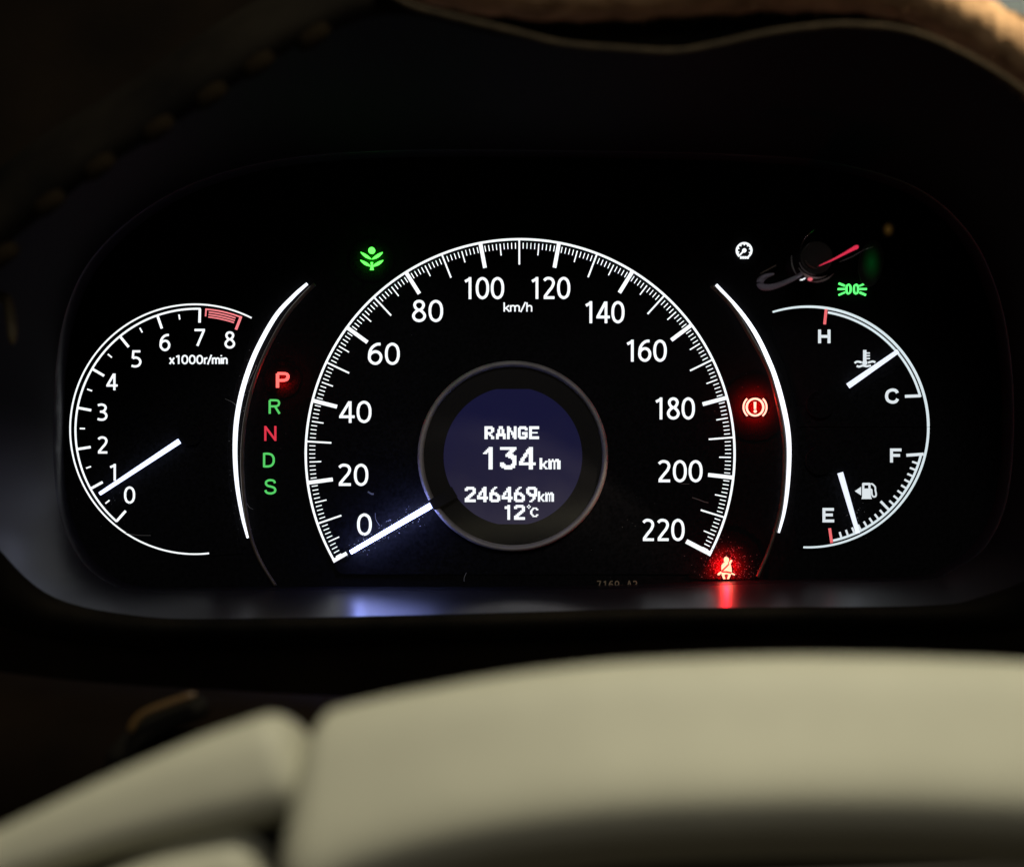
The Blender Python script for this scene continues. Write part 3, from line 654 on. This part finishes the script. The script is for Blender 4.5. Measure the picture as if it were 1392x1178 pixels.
sl = MB()
for s in (-1, 1):
    q = 1159.0 + s * 5.6
    f = lambda u: q + s * u
    sl.stroke([(f(-3.2), 386.6), (f(-3.2), 398.8)] if False else cr([(f(-3.4), 392.8), (f(-2.8), 388.6), (f(-.4), 386.6), (f(1.8), 388.6), (f(2.3), 392.8), (f(1.8), 397), (f(-.4), 399), (f(-2.8), 397)], 4, True), 2.0, YP, TP, True)
    for z0, z1 in ((388.4, 385.0), (392.7, 392.7), (397.2, 400.8)): sl.stroke([(f(4.4), z0), (f(12.8 if z0 != 392.7 else 14), z1)], 2.5, YP - 1e-5, TP)
tag(sl.build('side_light_indicator', M['lamp_side']), 'green light symbol of two back to back lamps with rays, above the temperature gauge', 'indicator light')

br = MB(); cx, cy = 1026.6, 553.2
br.stroke(circle(cx, cy, 11.3, 48, 11.4), 2.6, YI, TI, True)
br.stroke(arc(cx, cy, 15.7, 133, 229, 18), 2.0, YI - 1e-5, TI); br.stroke(arc(cx, cy, 15.7, 47, -49, 18), 2.0, YI - 1e-5, TI)
br.stroke([(cx, 546), (cx, 556)], [3.4, 2.6], YI, TI); br.prism(circle(cx + .2, 558.9, 2.1, 16), YI, TI)
t_ = thing('brake_warning_light', 'red glowing brake warning with exclamation mark in a ring, right of the speedometer', 'warning light', P(1026.6, 553.2, YI))
br.build('symbol', M['lamp_red'], t_)
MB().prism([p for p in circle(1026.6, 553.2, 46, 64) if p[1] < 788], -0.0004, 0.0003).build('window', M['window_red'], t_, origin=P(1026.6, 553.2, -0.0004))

# seat belt figure: head, two torso pieces parted by the belt, hips with legs, seat edges
sb = MB()
def q(pts): return [(940 + x / 11.78, 730 + z / 11.78) for x, z in pts]
sb.prism(q(cr([(558, 312), (592, 330), (602, 362), (590, 396), (560, 410), (530, 396), (520, 360), (530, 328)], 4, True)), YI, TI)
sb.prism(q([(535, 400), (585, 400), (590, 424), (486, 526), (480, 512), (484, 450), (500, 425)]), YI, TI)
sb.prism(q([(604, 405), (634, 358), (658, 372), (626, 425), (640, 480), (648, 552), (632, 556), (560, 541), (512, 541), (608, 444)]), YI - 1e-5, TI)
sb.prism(q([(486, 566), (560, 569), (634, 584), (622, 625), (600, 668), (572, 668), (594, 605), (575, 592), (548, 592), (528, 605), (545, 668), (512, 668), (490, 610)]), YI, TI)
sb.prism(q([(478, 545), (484, 575), (438, 612), (416, 600), (432, 574)]), YI - 2e-5, TI); sb.prism(q([(644, 565), (700, 592), (690, 612), (640, 590)]), YI - 2e-5, TI)
t_ = thing('seat_belt_warning_light', 'red glowing seated figure with belt under the 220 end of the speedometer', 'warning light', P(987, 772, YI))
sb.build('symbol', M['lamp_belt'], t_)
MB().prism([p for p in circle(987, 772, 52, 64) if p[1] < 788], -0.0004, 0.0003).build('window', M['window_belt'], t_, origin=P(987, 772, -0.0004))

# ---------------------------------------------------------------- glossy knob and its red sliver, upper right: reflected shapes built as solids
M['lobe'] = mat('purple_grey_plastic', (0.22, 0.2, 0.26), 0.6)
kn = thing('gauge_reset_knob', 'glossy black knob with fine curved edges and a red sliver at upper right', 'knob', P(1102, 362, YF))
YK = -0.030
sweep([P(x, z, YK) for x, z in cr([(1090, 372), (1078, 379), (1062, 386), (1046, 390.5), (1035, 389), (1034, 381), (1042, 375), (1052, 372)], 6)], [(2.2 + 3.2 * (i / 42) ** .7 if i < 30 else 4.8 - .28 * (i - 30)) * S for i in range(43)], 0.0008, M['lobe'], 'lobe', kn, up=Vector((0, 0, 1)), seg=14)
MB().stroke([(1034, 371.6), (1055, 360.4)], [1.0, 1.4], YK, .0004).build('edge_line', M['trim'], kn)
for (cx, cy, r, a0, a1, wd, m) in ((1112, 352, 36, 172, 215, 1.6, 'ring'), (1110, 350, 24, 196, 268, 2.0, 'ring'), (1110, 350, 28, 210, 300, 3.4, 'ring'), (1108, 349, 34, 258, 318, 2.6, 'ring'), (1112, 346, 19, 205, 262, 1.4, 'trim'), (1124, 346, 37, 112, 168, 1.1, 'chrome'), (1118, 340, 20, 150, 178, 1.2, 'trim')):
    pp = arc(cx, cy, r, a0, a1, 16); n = len(pp)
    sweep([P(x, z, YK - 0.001) for x, z in pp], [max(.15, wd / 2 * math.sin(math.pi * (i + .4) / n)) * S for i in range(n)], 0.0005, M[m], 'collar_edge', kn, seg=8)
MB().prism(circle(1110, 350, 22, 40), YK, 0.029).build('cap', M['gloss'], kn)
MB().stroke(cr([(1114, 361), (1132, 353), (1150, 343.5), (1160, 338), (1167, 334.6)], 4), [.8 + 5.4 * (i / 16) ** .9 for i in range(14)] + [5.8, 4.8, 2.6], YK - .002, .0006).build('red_sliver', mat('red_sliver_light', (.2, 0, .01), .4, (0.75, 0.03, 0.08), .85), kn)  # reflected red streak given a glow of its own
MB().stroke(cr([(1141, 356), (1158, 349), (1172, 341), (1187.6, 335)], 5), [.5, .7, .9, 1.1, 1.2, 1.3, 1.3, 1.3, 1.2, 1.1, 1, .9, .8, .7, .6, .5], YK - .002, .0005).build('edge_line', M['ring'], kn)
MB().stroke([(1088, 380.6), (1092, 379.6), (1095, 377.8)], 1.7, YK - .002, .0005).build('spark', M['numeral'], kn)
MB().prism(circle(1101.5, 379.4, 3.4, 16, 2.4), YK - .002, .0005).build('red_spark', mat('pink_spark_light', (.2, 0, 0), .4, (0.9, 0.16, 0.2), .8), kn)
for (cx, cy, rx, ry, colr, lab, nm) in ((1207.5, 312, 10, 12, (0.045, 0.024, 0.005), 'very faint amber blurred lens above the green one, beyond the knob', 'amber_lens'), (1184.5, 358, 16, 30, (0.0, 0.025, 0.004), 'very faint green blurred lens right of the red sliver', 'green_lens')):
    m = mat(nm + '_glow', (0.01, 0.01, 0.01), .5, colr, 1.0)  # reflected blob, its glow painted as emission fading outward
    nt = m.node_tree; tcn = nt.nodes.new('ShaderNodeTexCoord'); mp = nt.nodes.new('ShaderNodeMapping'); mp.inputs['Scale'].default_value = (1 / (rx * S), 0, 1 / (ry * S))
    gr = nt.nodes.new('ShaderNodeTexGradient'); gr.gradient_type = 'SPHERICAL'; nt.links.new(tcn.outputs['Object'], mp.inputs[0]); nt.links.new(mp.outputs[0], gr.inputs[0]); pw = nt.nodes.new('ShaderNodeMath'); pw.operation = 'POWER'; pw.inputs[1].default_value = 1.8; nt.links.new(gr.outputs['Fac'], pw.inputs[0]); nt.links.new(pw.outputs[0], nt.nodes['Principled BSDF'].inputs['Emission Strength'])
    o = tag(MB().prism([(x + (cy - z) * .1, z) for x, z in circle(cx, cy, rx * 1.05, 28, ry * 1.05)], -0.0014, .0013).build(nm, m), lab, 'lens')  # the blob is a reflected glow, not a real lens

# ---------------------------------------------------------------- dust, scratches and hairs on the dial faces
du = MB()
def fleck(x, z, s, y=YF - 2.4e-4):
    a = random.uniform(0, math.pi); e = random.uniform(.25, 1)
    c, sn = math.cos(a) * s, math.sin(a) * s
    p = [(x - c, z - sn), (x + sn * e * .5, z - c * e * .5), (x + c, z + sn), (x - sn * e * .5, z + c * e * .5)]
    vs = [P(u, v, y) for u, v in p]; vs[0].y -= random.uniform(0, 1e-4) ; vs[2].y += random.uniform(0, 1e-4)
    du.add(vs, [(0, 1, 2, 3)])
def cloud(cx, cy, sx, sz, n, s0, s1, ymax=790):
    for _ in range(n):
        x, z = random.gauss(cx, sx), random.gauss(cy, sz)
        if z < ymax: fleck(x, z, random.uniform(s0, s1))
cloud(987, 768, 15, 15, 340, .4, 1.6, 786); cloud(1012, 776, 14, 8, 40, .4, 1.8, 785)
for t in range(200):
    u = random.random(); x = 476 + 110 * u + random.gauss(0, 6); z = 750.6 - 63.5 * u + random.gauss(0, 6)
    fleck(x, z, random.uniform(.4, 1.5))
for t in range(60):
    i = random.randrange(20, len(lpts)); fleck(lpts[i][0] + random.gauss(0, 7), lpts[i][1] + random.gauss(0, 5), random.uniform(.4, 1.4))
cloud(700, 560, 260, 150, 60, .3, .8); cloud(160, 690, 22, 18, 30, .4, 1.2); cloud(1168, 700, 10, 14, 20, .4, 1.4); cloud(1026, 555, 20, 20, 25, .3, 1.1); cloud(905, 720, 30, 14, 30, .3, 1.0)
def hair(pts, wd=0.8): du.stroke(cr(pts, 5), wd, YF - 0.0003, 4e-5)
hair([(631, 790), (631, 785), (634, 778)], .9); hair([(510, 697), (511, 706), (516, 714)], .6); hair([(632, 658), (640, 654), (646, 652)], .7)
hair([(941, 676), (950, 679), (958, 682), (963, 683)], 1.1); hair([(922, 656), (930, 657.5), (937, 657.5)], .6); hair([(170, 724), (186, 727), (205, 727.5)], .8); hair([(336, 522), (346, 502), (348, 496)], .7)
hair([(328, 560), (318, 548), (306, 542)], .7); hair([(332, 676), (338, 688), (344, 692)], .7); hair([(500, 668), (505, 671), (508, 671)], 2.2)
tag(du.build('dust', M['dust'], origin=Vector((0, YF, 0))), 'fine dust flecks and hairs lying on the gauge faces', 'dust', kind='stuff')
sc['photo_scale'] = S
